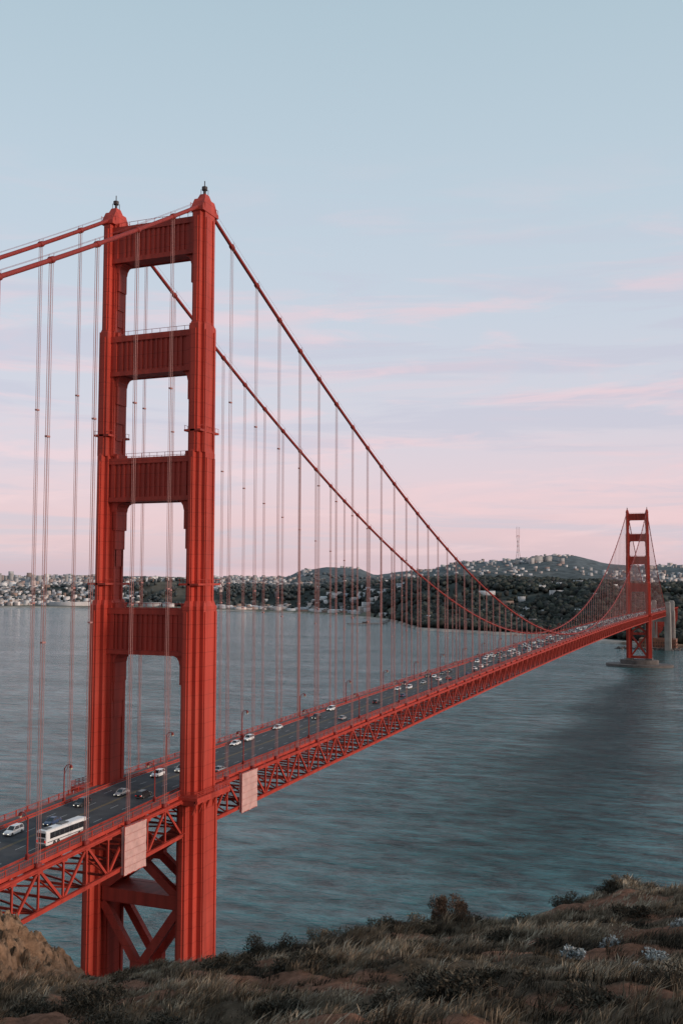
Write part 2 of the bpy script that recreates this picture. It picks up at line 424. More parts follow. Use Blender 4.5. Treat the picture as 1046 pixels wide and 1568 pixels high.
for k in range(-6,42):
    for s in(-1,1):
        y=k*45.72-22 + (0 if s<0 else 8)
        if abs(y)<12 or abs(y-1280)<12: continue
        link('street_lamp',lm,None,(s*10.1,y,zd(y)+.22),math.pi if s>0 else 0)
# ------------------------------------------------------------------ vehicles
def loftx(b,secs,mi):
    vs=[];fs=[]
    for y,hw,z0,z1,ts in secs:
        vs+=[(-hw,y,z0),(hw,y,z0),(hw,y,z0+(z1-z0)*.6),(hw*ts,y,z1),(-hw*ts,y,z1),(-hw,y,z0+(z1-z0)*.6)]
    n=6
    for k in range(len(secs)-1):
        for i in range(n): a=k*n+i;c=k*n+(i+1)%n;fs.append((a,c,c+n,a+n))
    fs.append(tuple(range(n-1,-1,-1)));o=(len(secs)-1)*n;fs.append(tuple(range(o,o+n)))
    b.add(vs,fs,mi)
paints={}
def carmesh(kind,col,nm):
    if col not in paints: paints[col]=mat('car_paint_%d'%len(paints),col,.3,var=.05,spec=.6)
    b=MB()
    if kind=='suv': L,W,H,hz=4.8,.97,1.78,1.05
    else: L,W,H,hz=4.6,.9,1.45,.85
    h=L/2
    loftx(b,[(-h,W*.88,.4,hz*.88,.92),(-h+.25,W,.28,hz,.93),(-h*.3,W,.25,hz+.03,.95),(h*.35,W,.25,hz,.94),(h-.35,W*.96,.28,hz*.84,.88),(h,W*.82,.38,hz*.66,.88)],0)
    if kind=='suv': g=[(-h+.12,hz),(-h+.42,H),(h*.12,H),(h*.42,hz)]
    else: g=[(-h+.55,hz),(-h+1.25,H),(h*.08,H),(h*.45,hz)]
    w0,w1=W*.93,W*.74
    vs=[(-w0,g[0][0],g[0][1]-.02),(w0,g[0][0],g[0][1]-.02),(w0,g[3][0],g[3][1]-.02),(-w0,g[3][0],g[3][1]-.02),(-w1,g[1][0],g[1][1]-.05),(w1,g[1][0],g[1][1]-.05),(w1,g[2][0],g[2][1]-.05),(-w1,g[2][0],g[2][1]-.05)]
    b.add(vs,[(0,1,5,4),(1,2,6,5),(2,3,7,6),(3,0,4,7),(4,5,6,7)],1)
    b.prism([(-w1-.02,g[1][0]-.04),(w1+.02,g[1][0]-.04),(w1+.02,g[2][0]+.04),(-w1-.02,g[2][0]+.04)],H-.06,H+.0,0,[(-w1+.08,g[1][0]+.1),(w1-.08,g[1][0]+.1),(w1-.08,g[2][0]-.1),(-w1+.08,g[2][0]-.1)])
    for s in(-1,1):
        for ya,yb in((g[0],g[1]),(g[3],g[2])):
            b.beam((s*w0,ya[0],ya[1]),(s*(w1+.01),yb[0],yb[1]-.03),.07,.09,0)
        ym=(g[1][0]+g[2][0])/2;b.beam((s*(w0+.01),ym,hz-.02),(s*(w1+.02),ym,H-.04),.05,.09,0)
        b.box(*sorted((s*W,s*(W+.17))),g[3][0]-.35,g[3][0]-.2,hz,hz+.14,0)
        for y in(-h*.6,h*.62):
            b.cyl((s*(W-.2),y,.33),(s*(W+.015),y,.33),.34,14,2);b.cyl((s*(W+.016),y,.33),(s*(W+.03),y,.33),.19,10,3)
        b.box(*sorted((s*W*.5,s*W*.86)),-h-.015,-h+.1,hz*.68,hz*.86,4)
        b.box(*sorted((s*W*.45,s*W*.78)),h-.12,h+.012,hz*.48,hz*.62,5)
    b.box(-W*.8,W*.8,-h-.03,-h+.12,.36,.5,3);b.box(-W*.7,W*.7,h-.1,h+.03,.34,.44,3)
    return b.mesh(nm,[paints[col],GLASS,TYRE,CHROME,TAIL,HEAD])
cols=[(.8,.8,.79),(.8,.8,.79),(.08,.085,.09),(.03,.03,.033),(.35,.36,.37),(.2,.02,.02),(.05,.08,.16),(.5,.5,.48)]
CM=[carmesh('suv' if i%2 else 'car',c,'car') for i,c in enumerate(cols)]
placed=[]
def putcar(x,y,mi):
    for a,c in placed:
        if abs(a-x)<2.2 and abs(c-y)<8: return
    placed.append((x,y))
    sl=(zd(y+1)-zd(y-1))/2
    o=link('car',CM[mi],None,(x,y,zd(y)),0 if x>0 else math.pi)
    o.rotation_euler=(math.atan(sl)*(1 if x>0 else -1),0,0 if x>0 else math.pi)
placed.append((8,-46));placed.append((8,-53));placed.append((8,-39))
for x,y,m in((-4.8,-46,1),(-1.7,-37,6),(-1.6,-10.5,4),(-4.2,10,1),(-1.7,18,7),(4.8,-10.5,3),(-4.8,-22,3),(8,22,4),(-6.9,59,0),(-6.9,68,1),(-8,92,0),(-8,140,1),(-4.8,118,3),(-4.8,211,0),(-1.7,218,1),(-8,232,5),(4.8,120,4),(4.8,190,6),(1.7,255,1),(4.8,262,5),(-8,270,3),(-4.8,284,2),(-1.7,240,4),(1.7,165,3),(8,238,2)): putcar(x,y,m)
for i in range(700):
    y=random.random()**.68*1600+250
    putcar(random.choice([-8,-4.8,-1.6,-4.8,1.6,4.8,8]),y,random.choice([0,1,1,0,1,2,3,4,5,6,7,7]))
def bus():
    BW=mat('bus_paint',(.78,.77,.75),.35,var=.06,scale=.5)
    b=MB();L=13.6;h=L/2;W=1.28
    prof=[(-W,.45),(W,.45),(W,2.9),(W*.93,3.3),(W*.7,3.45),(-W*.7,3.45),(-W*.93,3.3),(-W,2.9)]
    b.xprof(prof,-h+.12,h-.25,0)
    ins=[(x*.95,.5+(z-.45)*.965) for x,z in prof];b.xprof(ins,-h,h-.02,0)
    for s in(-1,1):
        x0,x1=sorted((s*W,s*(W+.02)))
        y=-h+1.2
        for k in range(7):
            b.box(x0,x1,y,y+1.54,1.6,2.85,1);y+=1.58
        b.box(x0,x1,h-1.35,h-.45,.7,2.75,1)
        b.box(x0,x1,-h+.4,h-1.5,.95,1.12,2)
        for yy in(-h+2.6,-h+3.9,h-2.7):
            b.cyl((s*(W-.25),yy,.5),(s*(W+.03),yy,.5),.5,16,3);b.cyl((s*(W+.031),yy,.5),(s*(W+.045),yy,.5),.26,12,4)
        b.box(*sorted((s*.8,s*1.12)),-h-.03,-h+.02,1.0,1.5,5)
        b.beam((s*(W-.1),h-.1,2.7),(s*(W+.35),h+.2,2.5),.08,.08,3);b.box(*sorted((s*(W+.25),s*(W+.45))),h+.1,h+.22,1.9,2.5,3)
        b.box(*sorted((s*.75,s*1.1)),h-.05,h+.02,.75,1.0,6)
    b.box(-1.05,1.05,-h-.02,-h+.02,2.1,2.95,1);b.box(-1.1,1.1,h-.06,h+.01,1.3,3.0,1)
    b.box(-1.15,1.15,-h-.06,-h+.1,.5,.8,4);b.box(-.8,.8,-h-.02,-h+.02,1.05,1.9,4)
    b.box(-.7,.7,-1.2,1.2,3.45,3.65,4);b.box(-.6,.6,-h+1,-h+2.6,3.45,3.62,4)
    me=b.mesh('bus',[BW,GLASS,CHROME,TYRE,CHROME,TAIL,HEAD]);link('bus',me,None,(7.9,-46,zd(-46)),0)
bus()
# ------------------------------------------------------------------ water
def water():
    m,nt,b=newmat('water');L=nt.links.new;N=nt.nodes.new
    tc=N('ShaderNodeTexCoord')
    b.inputs['IOR'].default_value=1.33;b.inputs['Roughness'].default_value=.08
    def mapn(sc_,rot,scale,det,rough=.55):
        mp=N('ShaderNodeMapping');mp.inputs['Scale'].default_value=sc_;mp.inputs['Rotation'].default_value=(0,0,rot);L(tc.outputs['Object'],mp.inputs['Vector'])
        n=N('ShaderNodeTexNoise');n.inputs['Scale'].default_value=scale;n.inputs['Detail'].default_value=det;n.inputs['Roughness'].default_value=rough;L(mp.outputs[0],n.inputs['Vector']);return n
    def M(op,a,b_,c=None):
        n=N('ShaderNodeMath');n.operation=op
        for i,q in enumerate((a,b_,c)):
            if q is None: continue
            if hasattr(q,'links'): L(q,n.inputs[i])
            else: n.inputs[i].default_value=q
        return n.outputs[0]
    w1=mapn((1,2.2,1),math.radians(-30),.05,4,.5)
    w2=mapn((1,1.9,1),math.radians(-8),.18,5,.6)
    big=mapn((1,3.2,1),math.radians(-25),.0035,6,.62)
    mid=mapn((1,3.0,1),math.radians(-20),.022,6,.65)
    hgt=M('MULTIPLY_ADD',w2.outputs['Fac'],.46,w1.outputs['Fac'])
    A=P(372,1255);B=P(60,400);dx,dy=B[0]-A[0],B[1]-A[1];ln=math.hypot(dx,dy)
    sp=N('ShaderNodeSeparateXYZ');wob=mapn((1,1,1),0,.008,4)
    L(tc.outputs['Object'],sp.inputs[0])
    rx=M('SUBTRACT',sp.outputs['X'],A[0]);ry=M('SUBTRACT',sp.outputs['Y'],A[1])
    al=M('ADD',M('MULTIPLY',rx,dx/ln/ln),M('MULTIPLY',ry,dy/ln/ln))
    ac=M('ADD',M('MULTIPLY',rx,-dy/ln),M('MULTIPLY',ry,dx/ln))
    ac=M('ADD',ac,M('MULTIPLY',M('SUBTRACT',wob.outputs['Fac'],.5),110.))
    wd=M('MULTIPLY_ADD',al,28.,32.)
    q=M('ABSOLUTE',M('DIVIDE',ac,wd),0.)
    def mr(x,a,b_,c=0.,d=1.,smooth=True):
        n=N('ShaderNodeMapRange');n.interpolation_type='SMOOTHSTEP' if smooth else 'LINEAR'
        for i,v in enumerate((a,b_,c,d)): n.inputs[i+1].default_value=v
        L(x,n.inputs[0]);return n.outputs[0]
    rip=M('MULTIPLY',M('MULTIPLY',mr(q,1.5,.1),mr(al,-.03,.05)),mr(al,1.1,.5))
    bp=N('ShaderNodeBump');bp.inputs['Distance'].default_value=7.5
    stn=M('ADD',M('MULTIPLY_ADD',rip,.35,mr(big.outputs['Fac'],.36,.64,.28,.48)),mr(mid.outputs['Fac'],.4,.65,-.06,.14))
    L(stn,bp.inputs['Strength']);L(hgt,bp.inputs['Height']);L(bp.outputs[0],b.inputs['Normal'])
    r=N('ShaderNodeValToRGB');r.color_ramp.elements[0].position=.36;r.color_ramp.elements[1].position=.64
    r.color_ramp.elements[0].color=(.050,.150,.155,1);r.color_ramp.elements[1].color=(.022,.092,.098,1)
    L(M('MULTIPLY_ADD',mid.outputs['Fac'],.5,M('MULTIPLY',big.outputs['Fac'],.5)),r.inputs[0])
    sc_=N('ShaderNodeVectorMath');sc_.operation='SCALE';L(r.outputs[0],sc_.inputs[0]);L(mr(hgt,.54,.92,.25,1.7,False),sc_.inputs['Scale'])
    mx=N('ShaderNodeMixRGB');mx.inputs[2].default_value=(.010,.03,.036,1);L(M('MULTIPLY',rip,.78),mx.inputs[0]);L(sc_.outputs[0],mx.inputs[1]);L(mx.outputs[0],b.inputs['Base Color'])
    S=30000
    V=[(-S,-S,0),(S,-S,0),(S,S,0),(-S,S,0)]
    me=bpy.data.meshes.new('water');me.from_pydata(V,[],[(0,1,2,3)]);me.materials.append(m);link('water',me)
water()
# ------------------------------------------------------------------ far shore
pxr=lambda x:(x-523)/1524.
SX=[pxr(v) for v in(-600,0,130,330,460,540,600,640,760,850,930,1046,1500)]
SD=[4600,3990,3950,3700,3440,3160,2850,2400,2210,2130,1945,1800,1500]
AX=[pxr(v) for v in(-600,0,130,190,240,290,330,450,560,650,720,850,1000,1300)]
AD=[4700,4700,4700,4500,4400,4400,4300,4100,3900,3400,3100,2900,2600,2400]
AZ=[60,58,66,98,102,96,66,76,100,106,110,108,100,110]
BX=[pxr(v) for v in(-600,0,130,240,330,440,460,500,550,575,620,660,700,760,800,840,880,930,980,1046,1500)]
BZ=[110,112,118,112,108,112,160,190,184,132,160,180,238,248,262,288,284,222,205,220,260]
def shore(r): return np.interp(r,SX,SD)
def land(r,v):
    r=np.asarray(r,float);v=np.asarray(v,float)
    s=shore(r)+60*fbm(r*25,r*0+3,3,5);ad=np.interp(r,AX,AD);az=np.interp(r,AX,AZ);bz=np.interp(r,BX,BZ)
    flat=np.where(r<.02,350.,90.)
    h1=3+sstep(0,1,(v-s-flat)/(ad-s-flat))*az
    dip=az*.72
    t=sstep(0,1,(v-ad)/1300.);h=h1*(1-t)+dip*t
    t2=sstep(0,1,(v-5600)/1900.);h=h*(1-t2)+bz*t2
    t3=sstep(0,1,(v-8300)/2500.);h=h*(1-t3*.75)
    x=r*v
    h=h+(fbm(x/420,v/420,4,9)*22+fbm(x/90,v/90,3,11)*5)*sstep(0,500,v-s-flat*.6)
    h=np.where(v<s,-6-(s-v)*.05,np.maximum(h,0)+2*sstep(0,25,v-s)-.8)
    return h
rr=np.linspace(-.9,.9,420);vv=1400*(10500/1400)**np.linspace(0,1,260)
R_,V_=np.meshgrid(rr,vv);H=land(R_,V_)
U_=R_*V_
WX=CX+U_*ct-V_*st;WY=CY+U_*st+V_*ct
nr,nv=len(rr),len(vv)
idx=np.arange(nr*nv).reshape(nv,nr)
F=np.stack([idx[:-1,:-1],idx[:-1,1:],idx[1:,1:],idx[1:,:-1]],-1).reshape(-1,4)
s_=shore(R_);dist=V_-s_
cl=np.zeros((nv,nr,3));
cl[:]=(.060,.066,.058)
ng=fbm(U_/260,V_/260,4,31)[...,None]
cl=np.where(ng>.14,np.array((.14,.125,.10)),cl)
far=sstep(4600,8000,V_)[...,None];cl=cl*(1-far)+np.array((.14,.16,.17))*far  # distance haze blended into the land colour
beach=((dist<48)&(dist>-30))[...,None];cl=np.where(beach,np.array((.42,.36,.31)),cl)
fl=((dist<330)&(dist>=45)&(R_<.05))[...,None];cl=np.where(fl,np.array((.16,.15,.11)),cl)
bl=((R_>.28)&(dist<300)&(ng[...,0]>-.15))[...,None];cl=np.where(bl,np.array((.24,.16,.11)),cl)
LANDM=attrmat('far_land',.95,.35,.02,.1)
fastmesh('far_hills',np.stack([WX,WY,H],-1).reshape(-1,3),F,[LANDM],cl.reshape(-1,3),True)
# forest: one mass of irregular crowns
t=(1+5**.5)/2
IV=np.array([(-1,t,0),(1,t,0),(-1,-t,0),(1,-t,0),(0,-1,t),(0,1,t),(0,-1,-t),(0,1,-t),(t,0,-1),(t,0,1),(-t,0,-1),(-t,0,1)])/1.902
IF=np.array([(0,11,5),(0,5,1),(0,1,7),(0,7,10),(0,10,11),(1,5,9),(5,11,4),(11,10,2),(10,7,6),(7,1,8),(3,9,4),(3,4,2),(3,2,6),(3,6,8),(3,8,9),(4,9,5),(2,4,11),(6,2,10),(8,6,7),(9,8,1)])
def crowns(name,u,v,z,rad,hh,cols,matl):
    n=len(u);base=IV[None]*(1+.38*(rng.random((n,12,1))-.5)*2)
    Vx=np.empty((n,12,3));Vx[...,0]=(CX+u*ct-v*st)[:,None]+base[...,0]*rad[:,None]
    Vx[...,1]=(CY+u*st+v*ct)[:,None]+base[...,1]*rad[:,None];Vx[...,2]=(z+hh*.55)[:,None]+base[...,2]*hh[:,None]*.6
    Fx=(IF[None]+12*np.arange(n)[:,None,None]).reshape(-1,3)
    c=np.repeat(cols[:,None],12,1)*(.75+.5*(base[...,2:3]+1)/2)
    fastmesh(name,Vx.reshape(-1,3),Fx,[matl],c.reshape(-1,3))
FM=attrmat('forest_foliage',.95,.4,.12,.1)
n=80000
r=rng.uniform(-.6,.62,n);v=1700*(6800/1700)**rng.random(n);s=shore(r);d=v-s
dn=fbm(r*v/300,v/300,4,41)
dens=np.where(r>.02,1.0,.0)+np.where((r<=.02),.35+.3*sstep(-.25,.0,r),0)
bump_=np.exp(-((r-pxr(240))/.04)**2)*(v>4000);dens=np.maximum(dens,bump_)
dens=np.where((v>4700)&(r<-.05),.12,dens);dens=np.where(v>5200,dens*.6,dens)
keep=(d>np.where(r<.03,330,70))&(rng.random(n)<dens)&((dn>-.24)|(rng.random(n)<.2))&(d<3400)
r,v=r[keep],v[keep];r,v=r[:34000],v[:34000]
z=land(r,v);hh=rng.uniform(9,18,len(r))*(1+.4*fbm(r*v/150,v/150,2,3));rad=hh*rng.uniform(.42,.75,len(r))*(1+.3*(v>4500))
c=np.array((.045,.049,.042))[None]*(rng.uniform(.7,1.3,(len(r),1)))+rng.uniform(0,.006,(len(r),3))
fr=sstep(2400,7000,v)[:,None];c=c*(1-fr)+np.array((.12,.135,.145))*fr  # crowns paler and bluer with depth, haze painted into their colour
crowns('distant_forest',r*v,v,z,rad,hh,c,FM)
# city: one mass of houses and blocks
def boxes(u,v,z0,w,dp,h,ang,cols,gable=None):
    n=len(u);q=np.array([(-1,-1,0),(1,-1,0),(1,1,0),(-1,1,0),(-1,-1,1),(1,-1,1),(1,1,1),(-1,1,1)],float)
    Q=np.repeat(q[None],n,0);
    if gable is not None:
        Q=np.repeat(np.concatenate([q,[(-1,0,1.35),(1,0,1.35)]])[None],n,0)
    x=Q[...,0]*w[:,None]/2;y=Q[...,1]*dp[:,None]/2
    ca,sa=np.cos(ang)[:,None],np.sin(ang)[:,None]
    X=(CX+u*ct-v*st)[:,None]+x*ca-y*sa;Yy=(CY+u*st+v*ct)[:,None]+x*sa+y*ca
    Z=z0[:,None]-6*(Q[...,2]==0)+Q[...,2]*h[:,None]
    k=Q.shape[1]
    fq=np.array([(0,1,5,4),(1,2,6,5),(2,3,7,6),(3,0,4,7),(4,5,6,7)] if gable is None else [(0,1,5,4),(1,2,6,5),(2,3,7,6),(3,0,4,7),(4,5,9,8),(6,7,8,9)])
    Fx=(fq[None]+k*np.arange(n)[:,None,None]).reshape(-1,4)
    cc=np.repeat(cols[:,None],k,1)
    return np.stack([X,Yy,Z],-1).reshape(-1,3),Fx,cc.reshape(-1,3)
def citymat():
    m=attrmat('city_walls',.85,.12,.05,.2);nt=m.node_tree;b=nt.nodes['Principled BSDF'];src=b.inputs['Base Color'].links[0].from_socket
    tc=nt.nodes.new('ShaderNodeTexCoord');sx=nt.nodes.new('ShaderNodeSeparateXYZ');nt.links.new(tc.outputs['Object'],sx.inputs[0])
    def pp(sock,per,th):
        a=nt.nodes.new('ShaderNodeMath');a.operation='PINGPONG';a.inputs[1].default_value=per/2;nt.links.new(sock,a.inputs[0])
        l=nt.nodes.new('ShaderNodeMath');l.operation='GREATER_THAN';l.inputs[1].default_value=per/2*th;nt.links.new(a.outputs[0],l.inputs[0]);return l.outputs[0]
    ad=nt.nodes.new('ShaderNodeMath');ad.operation='ADD';nt.links.new(sx.outputs['X'],ad.inputs[0]);nt.links.new(sx.outputs['Y'],ad.inputs[1])
    mu=nt.nodes.new('ShaderNodeMath');mu.operation='MULTIPLY';nt.links.new(pp(sx.outputs['Z'],3.6,.5),mu.inputs[0]);nt.links.new(pp(ad.outputs[0],5.0,.55),mu.inputs[1])
    ge=nt.nodes.new('ShaderNodeNewGeometry');s2=nt.nodes.new('ShaderNodeSeparateXYZ');nt.links.new(ge.outputs['Normal'],s2.inputs[0])
    lt=nt.nodes.new('ShaderNodeMath');lt.operation='LESS_THAN';lt.inputs[1].default_value=.3;nt.links.new(s2.outputs['Z'],lt.inputs[0])
    m2=nt.nodes.new('ShaderNodeMath');m2.operation='MULTIPLY';nt.links.new(mu.outputs[0],m2.inputs[0]);nt.links.new(lt.outputs[0],m2.inputs[1])
    mx=nt.nodes.new('ShaderNodeMixRGB');mx.inputs[2].default_value=(.10,.11,.12,1);nt.links.new(m2.outputs[0],mx.inputs[0]);nt.links.new(src,mx.inputs[1]);nt.links.new(mx.outputs[0],b.inputs['Base Color'])
    return m
CITY=citymat()
pal=np.array([(.78,.72,.68),(.62,.60,.58),(.42,.37,.34),(.70,.58,.52),(.25,.23,.23),(.50,.51,.53),(.82,.79,.76),(.38,.26,.21)])
U=[];Vv=[];W=[];D=[];HH=[];C=[]
def city(n,r0,r1,v0,v1,w,h,th=-1,seed=51):
    r=rng.uniform(r0,r1,n);v=rng.uniform(v0,v1,n);k=(v>shore(r)+110)&(fbm(r*v/330,v/330,3,seed)>th)
    r,v=r[k],v[k];m=len(r)
    U.append(r*v);Vv.append(v);W.append(rng.uniform(*w,m));D.append(rng.uniform(*w,m));HH.append(rng.uniform(*h,m)*rng.choice([1,1,1,1.5],m));C.append(pal[rng.integers(0,len(pal),m)]*rng.uniform(.75,1.1,(m,1)))
city(3600,-.60,-.12,4050,4900,(10,26),(8,14),-.2)
city(5600,-.60,-.03,4900,7400,(12,32),(8,17),-.3)
city(320,-.52,-.29,5200,6900,(18,32),(26,44),-.1)
city(900,.0,.40,5600,7700,(12,30),(8,14),.0)
city(260,-.12,.10,3300,3900,(14,40),(6,10),-.1)
city(460,-.20,.02,3800,4400,(12,30),(7,12),.0)
city(170,.10,.36,2300,3300,(12,30),(7,11),.12,77)
city(70,.06,.30,2350,2700,(14,34),(6,9),-.3,78)
city(260,.30,.42,5600,7700,(12,30),(10,16),-.2)
U=np.concatenate(U);Vv=np.concatenate(Vv);W=np.concatenate(W);D=np.concatenate(D);HH=np.concatenate(HH);C=np.concatenate(C)
fz=sstep(3800,7500,Vv)[:,None];C=C*(1-fz*.35)+np.array((.26,.28,.31))*fz*.35  # far walls pulled toward blue-grey: aerial haze put into the colour
LM=[(pxr(20)*6500,6500,26,26,75,.40),(pxr(12)*6500,6500,20,20,60,.34),(pxr(62)*6400,6400,24,24,62,.4),(pxr(28)*6300,6300,40,20,52,.46),(pxr(2)*6600,6600,22,22,66,.36),(pxr(104)*6300,6300,20,20,50,.36),
 (pxr(824)*6900,6900,90,40,42,.44),(pxr(838)*6900,6900,46,36,34,.40),(pxr(790)*6900,6900,40,30,24,.38),(pxr(813)*6850,6850,36,30,40,.44),(pxr(858)*6900,6900,60,30,24,.4),(pxr(893)*3200,3200,40,18,14,.7),(pxr(745)*2800,2800,46,16,12,.7),(pxr(855)*2700,2700,50,16,10,.7),
 (pxr(590)*3060,3060,60,20,9,.6),(pxr(560)*3300,3300,90,22,10,.6),(pxr(480)*3560,3560,70,20,9,.65),(pxr(400)*3850,3850,60,20,10,.7),(pxr(430)*3800,3800,50,20,10,.5),(pxr(110)*4120,4120,160,40,16,.62),(pxr(260)*4050,4050,120,30,15,.7),(pxr(235)*4040,4040,70,30,17,.5),(pxr(340)*3950,3950,90,25,12,.65),(pxr(625)*2800,2800,50,18,9,.7)]
for u,v,w,d,h,c in LM:
    U=np.append(U,u);Vv=np.append(Vv,v);W=np.append(W,w);D=np.append(D,d);HH=np.append(HH,h);C=np.vstack([C,[(c,c*.94,c*.9)]])
zz=land(U/Vv,Vv);ang=TH+rng.choice([.25,.25+math.pi/2,-.1],len(U))+rng.normal(0,.05,len(U))
gb=(HH<13)&(rng.random(len(U))<.6);fb=~gb
a=boxes(U[fb],Vv[fb],zz[fb],W[fb],D[fb],HH[fb],ang[fb],C[fb])
g=boxes(U[gb],Vv[gb],zz[gb],W[gb],D[gb]*.7,HH[gb]*.75,ang[gb],C[gb],gable=1)
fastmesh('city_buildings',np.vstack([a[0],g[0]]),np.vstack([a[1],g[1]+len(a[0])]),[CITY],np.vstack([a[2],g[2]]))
# radio mast on the hill
def sutro():
    ob=empty('radio_tower');b=MB();v=8245;u=pxr(793)*v;zb=245
    rad=lambda t:26-18*math.sin(min(t,.75)/.75*math.pi/2) if t<.75 else 8+6*(t-.75)/.25
    H_=225
    c=P(u,v,zb)
    for k in range(3):
        a=TH+k*2*math.pi/3+.3
        last=None
        for i in range(13):
            t=i/12;rd=rad(t);p=(c[0]+rd*math.cos(a),c[1]+rd*math.sin(a),zb+H_*t)
            if last: b.beam(last,p,3.0,3.0,i%2)
            last=p
        b.beam(last,(last[0],last[1],zb+H_+75),1.8,1.8,0)
    for t in(.18,.4,.62,.8,1.0):
        q=[(c[0]+rad(t)*math.cos(TH+k*2*math.pi/3+.3),c[1]+rad(t)*math.sin(TH+k*2*math.pi/3+.3),zb+H_*t) for k in range(3)]
        for k in range(3): b.beam(q[k],q[(k+1)%3],2.4,4,1 if t<1 else 0)
    b.obj('lattice_mast',[mat('mast_red',(.46,.22,.20),.7),mat('mast_white',(.6,.55,.55),.7)],ob)
sutro()
# fishing wharf, and coastal fort
b=MB()
b.beam(P(pxr(600)*2960,2960,4),P(pxr(583)*2690,2690,4),7,1.2);b.beam(P(pxr(592)*2690,2690,4.003),P(pxr(533)*2640,2640,4.003),16,1.3)
for k in range(14):
    t=k/13;x=533+(592-533)*t;vq=2640+50*t
    for o in(-6,6): q=P(pxr(x)*vq,vq+o,-4);b.cyl(q,(q[0],q[1],4),.6,6)
b.box(*sorted((P(pxr(560)*2660,2660)[0]-8,P(pxr(560)*2660,2660)[0]+8)),P(pxr(560)*2660,2660)[1]-4,P(pxr(560)*2660,2660)[1]+4,4.6,8.5)
b.obj('wharf',[DKC])
b=MB();fx,fy=-5,1690
b.box(fx-32,fx+32,fy-22,fy-16,-4,17);b.box(fx-32,fx+32,fy+16,fy+22,-4,17);b.box(fx-32,fx-26,fy-16,fy+16,-4,17);b.box(fx+26,fx+32,fy-16,fy+16,-4,17)
for i in range(14):
    for z in(3,9): b.box(fx-29+i*4.4,fx-27.4+i*4.4,fy-22.15,fy-21.9,z,z+2.6,1)
for i in range(9):
    for z in(3,9): b.box(fx+31.9,fx+32.15,fy-19+i*4.6,fy-17.4+i*4.6,z,z+2.6,1)
b.obj('brick_fort',[mat('fort_brick',(.26,.12,.08),.9,scale=.2),DARK])
b=MB();
for i in range(300):
    x=rng.uniform(-75,60);y=1640+rng.uniform(-14,25);s=rng.uniform(2,5);q=[(x+s*math.cos(a)*rng.uniform(.7,1.1),y+s*math.sin(a)*rng.uniform(.7,1.1)) for a in np.linspace(0,5.2,6)]
    b.prism(q,-3,rng.uniform(.5,3.2),0,[(x+(p[0]-x)*.5,y+(p[1]-y)*.5) for p in q])
b.obj('shore_rocks',[DKC])
# ------------------------------------------------------------------ foreground headland
SU=[-30,-8.8,-4.3,-.5,2.6,6.2,9.3,11.7,30];SS=[-.347,-.341,-.328,-.308,-.285,-.273,-.255,-.247,-.235]
def rockm(u,v): return sstep(-7.9,-9.2,u+.5*fbm(v/2.,u/2.,3,14))*sstep(23,27,v)
def ground(u,v):
    u=np.asarray(u,float);v=np.asarray(v,float)
    s=(np.interp(u-1,SU,SS)+np.interp(u+1,SU,SS)+np.interp(u,SU,SS))/3
    ve=34+1.6*fbm(u/5,u*0,3,3)+.6*np.sin(u*.9)
    z=-1.9+s*np.maximum(v,-20)+.05*np.minimum(v+20,0)
    ov=np.maximum(v-ve,0);z=z-.55*ov*ov/(ov+5)-.1*ov
    lf=np.maximum(-u-15,0);z=z-.62*lf*lf/(lf+8)
    k=2.0*sstep(-8.0,-11.0,u)*np.exp(-((v-31)/6.)**2)
    z=z+k*(1+.3*fbm(u*.9,v*.9,3,77))
    rough=sstep(60,30,np.abs(v))
    z=z+fbm(u/3.2,v/3.2,3,21)*.75*sstep(1,8,np.abs(v))+fbm(u*1.2,v*1.2,4,23)*.20*rough+fbm(u/25,v/25,4,29)*np.minimum(ov,60)*.25
    rg=fbm(u*1.3,v*1.3,5,91);rg2=fbm(u*3.1+v,v*3.1,4,93);z=z+rockm(u,v)*((.4-np.abs(rg)*2.4)*.7+(.25-np.abs(rg2)*2)*.35+.2*fbm(u*6,v*6,3,92))
    return CZ+z
def axis(lo,a,b_,hi,fine,n):
    left=a-(np.linspace(0,1,n)**2)[::-1][:-1]*(a-lo);right=b_+(np.linspace(0,1,n)**2)[1:]*(hi-b_)
    return np.concatenate([left,np.arange(a,b_,fine),[b_],right])
ua=axis(-260,-18,20,420,.10,46);va=axis(-320,3,42,330,.10,46)
UU,VV=np.meshgrid(ua,va);ZZ=np.maximum(ground(UU,VV),-8)
idx=np.arange(UU.size).reshape(UU.shape);F=np.stack([idx[:-1,:-1],idx[:-1,1:],idx[1:,1:],idx[1:,:-1]],-1).reshape(-1,4)
def groundmat():
    m,nt,b=newmat('hillside_soil');L=nt.links.new;N=nt.nodes.new;b.inputs['Roughness'].default_value=.95;b.inputs['Specular IOR Level'].default_value=.1
    a=N('ShaderNodeAttribute');a.attribute_name='Col';tc=N('ShaderNodeTexCoord')
    n=N('ShaderNodeTexNoise');n.inputs['Scale'].default_value=3.5;n.inputs['Detail'].default_value=10;n.inputs['Roughness'].default_value=.7;L(tc.outputs['Object'],n.inputs['Vector'])
    mr=N('ShaderNodeMapRange');mr.inputs[1].default_value=.3;mr.inputs[2].default_value=.7;mr.inputs[3].default_value=.4;mr.inputs[4].default_value=1.6;L(n.outputs['Fac'],mr.inputs[0])
    s=N('ShaderNodeVectorMath');s.operation='SCALE';L(a.outputs['Color'],s.inputs[0]);L(mr.outputs[0],s.inputs['Scale']);L(s.outputs[0],b.inputs['Base Color'])
    bp=N('ShaderNodeBump');bp.inputs['Distance'].default_value=.2;bp.inputs['Strength'].default_value=1;L(n.outputs['Fac'],bp.inputs['Height']);L(bp.outputs[0],b.inputs['Normal'])
    return m
def dirt(u,v): return fbm(u/4.5+3,(v+u*.35)/1.2,5,61)
dm=dirt(UU,VV)[...,None]
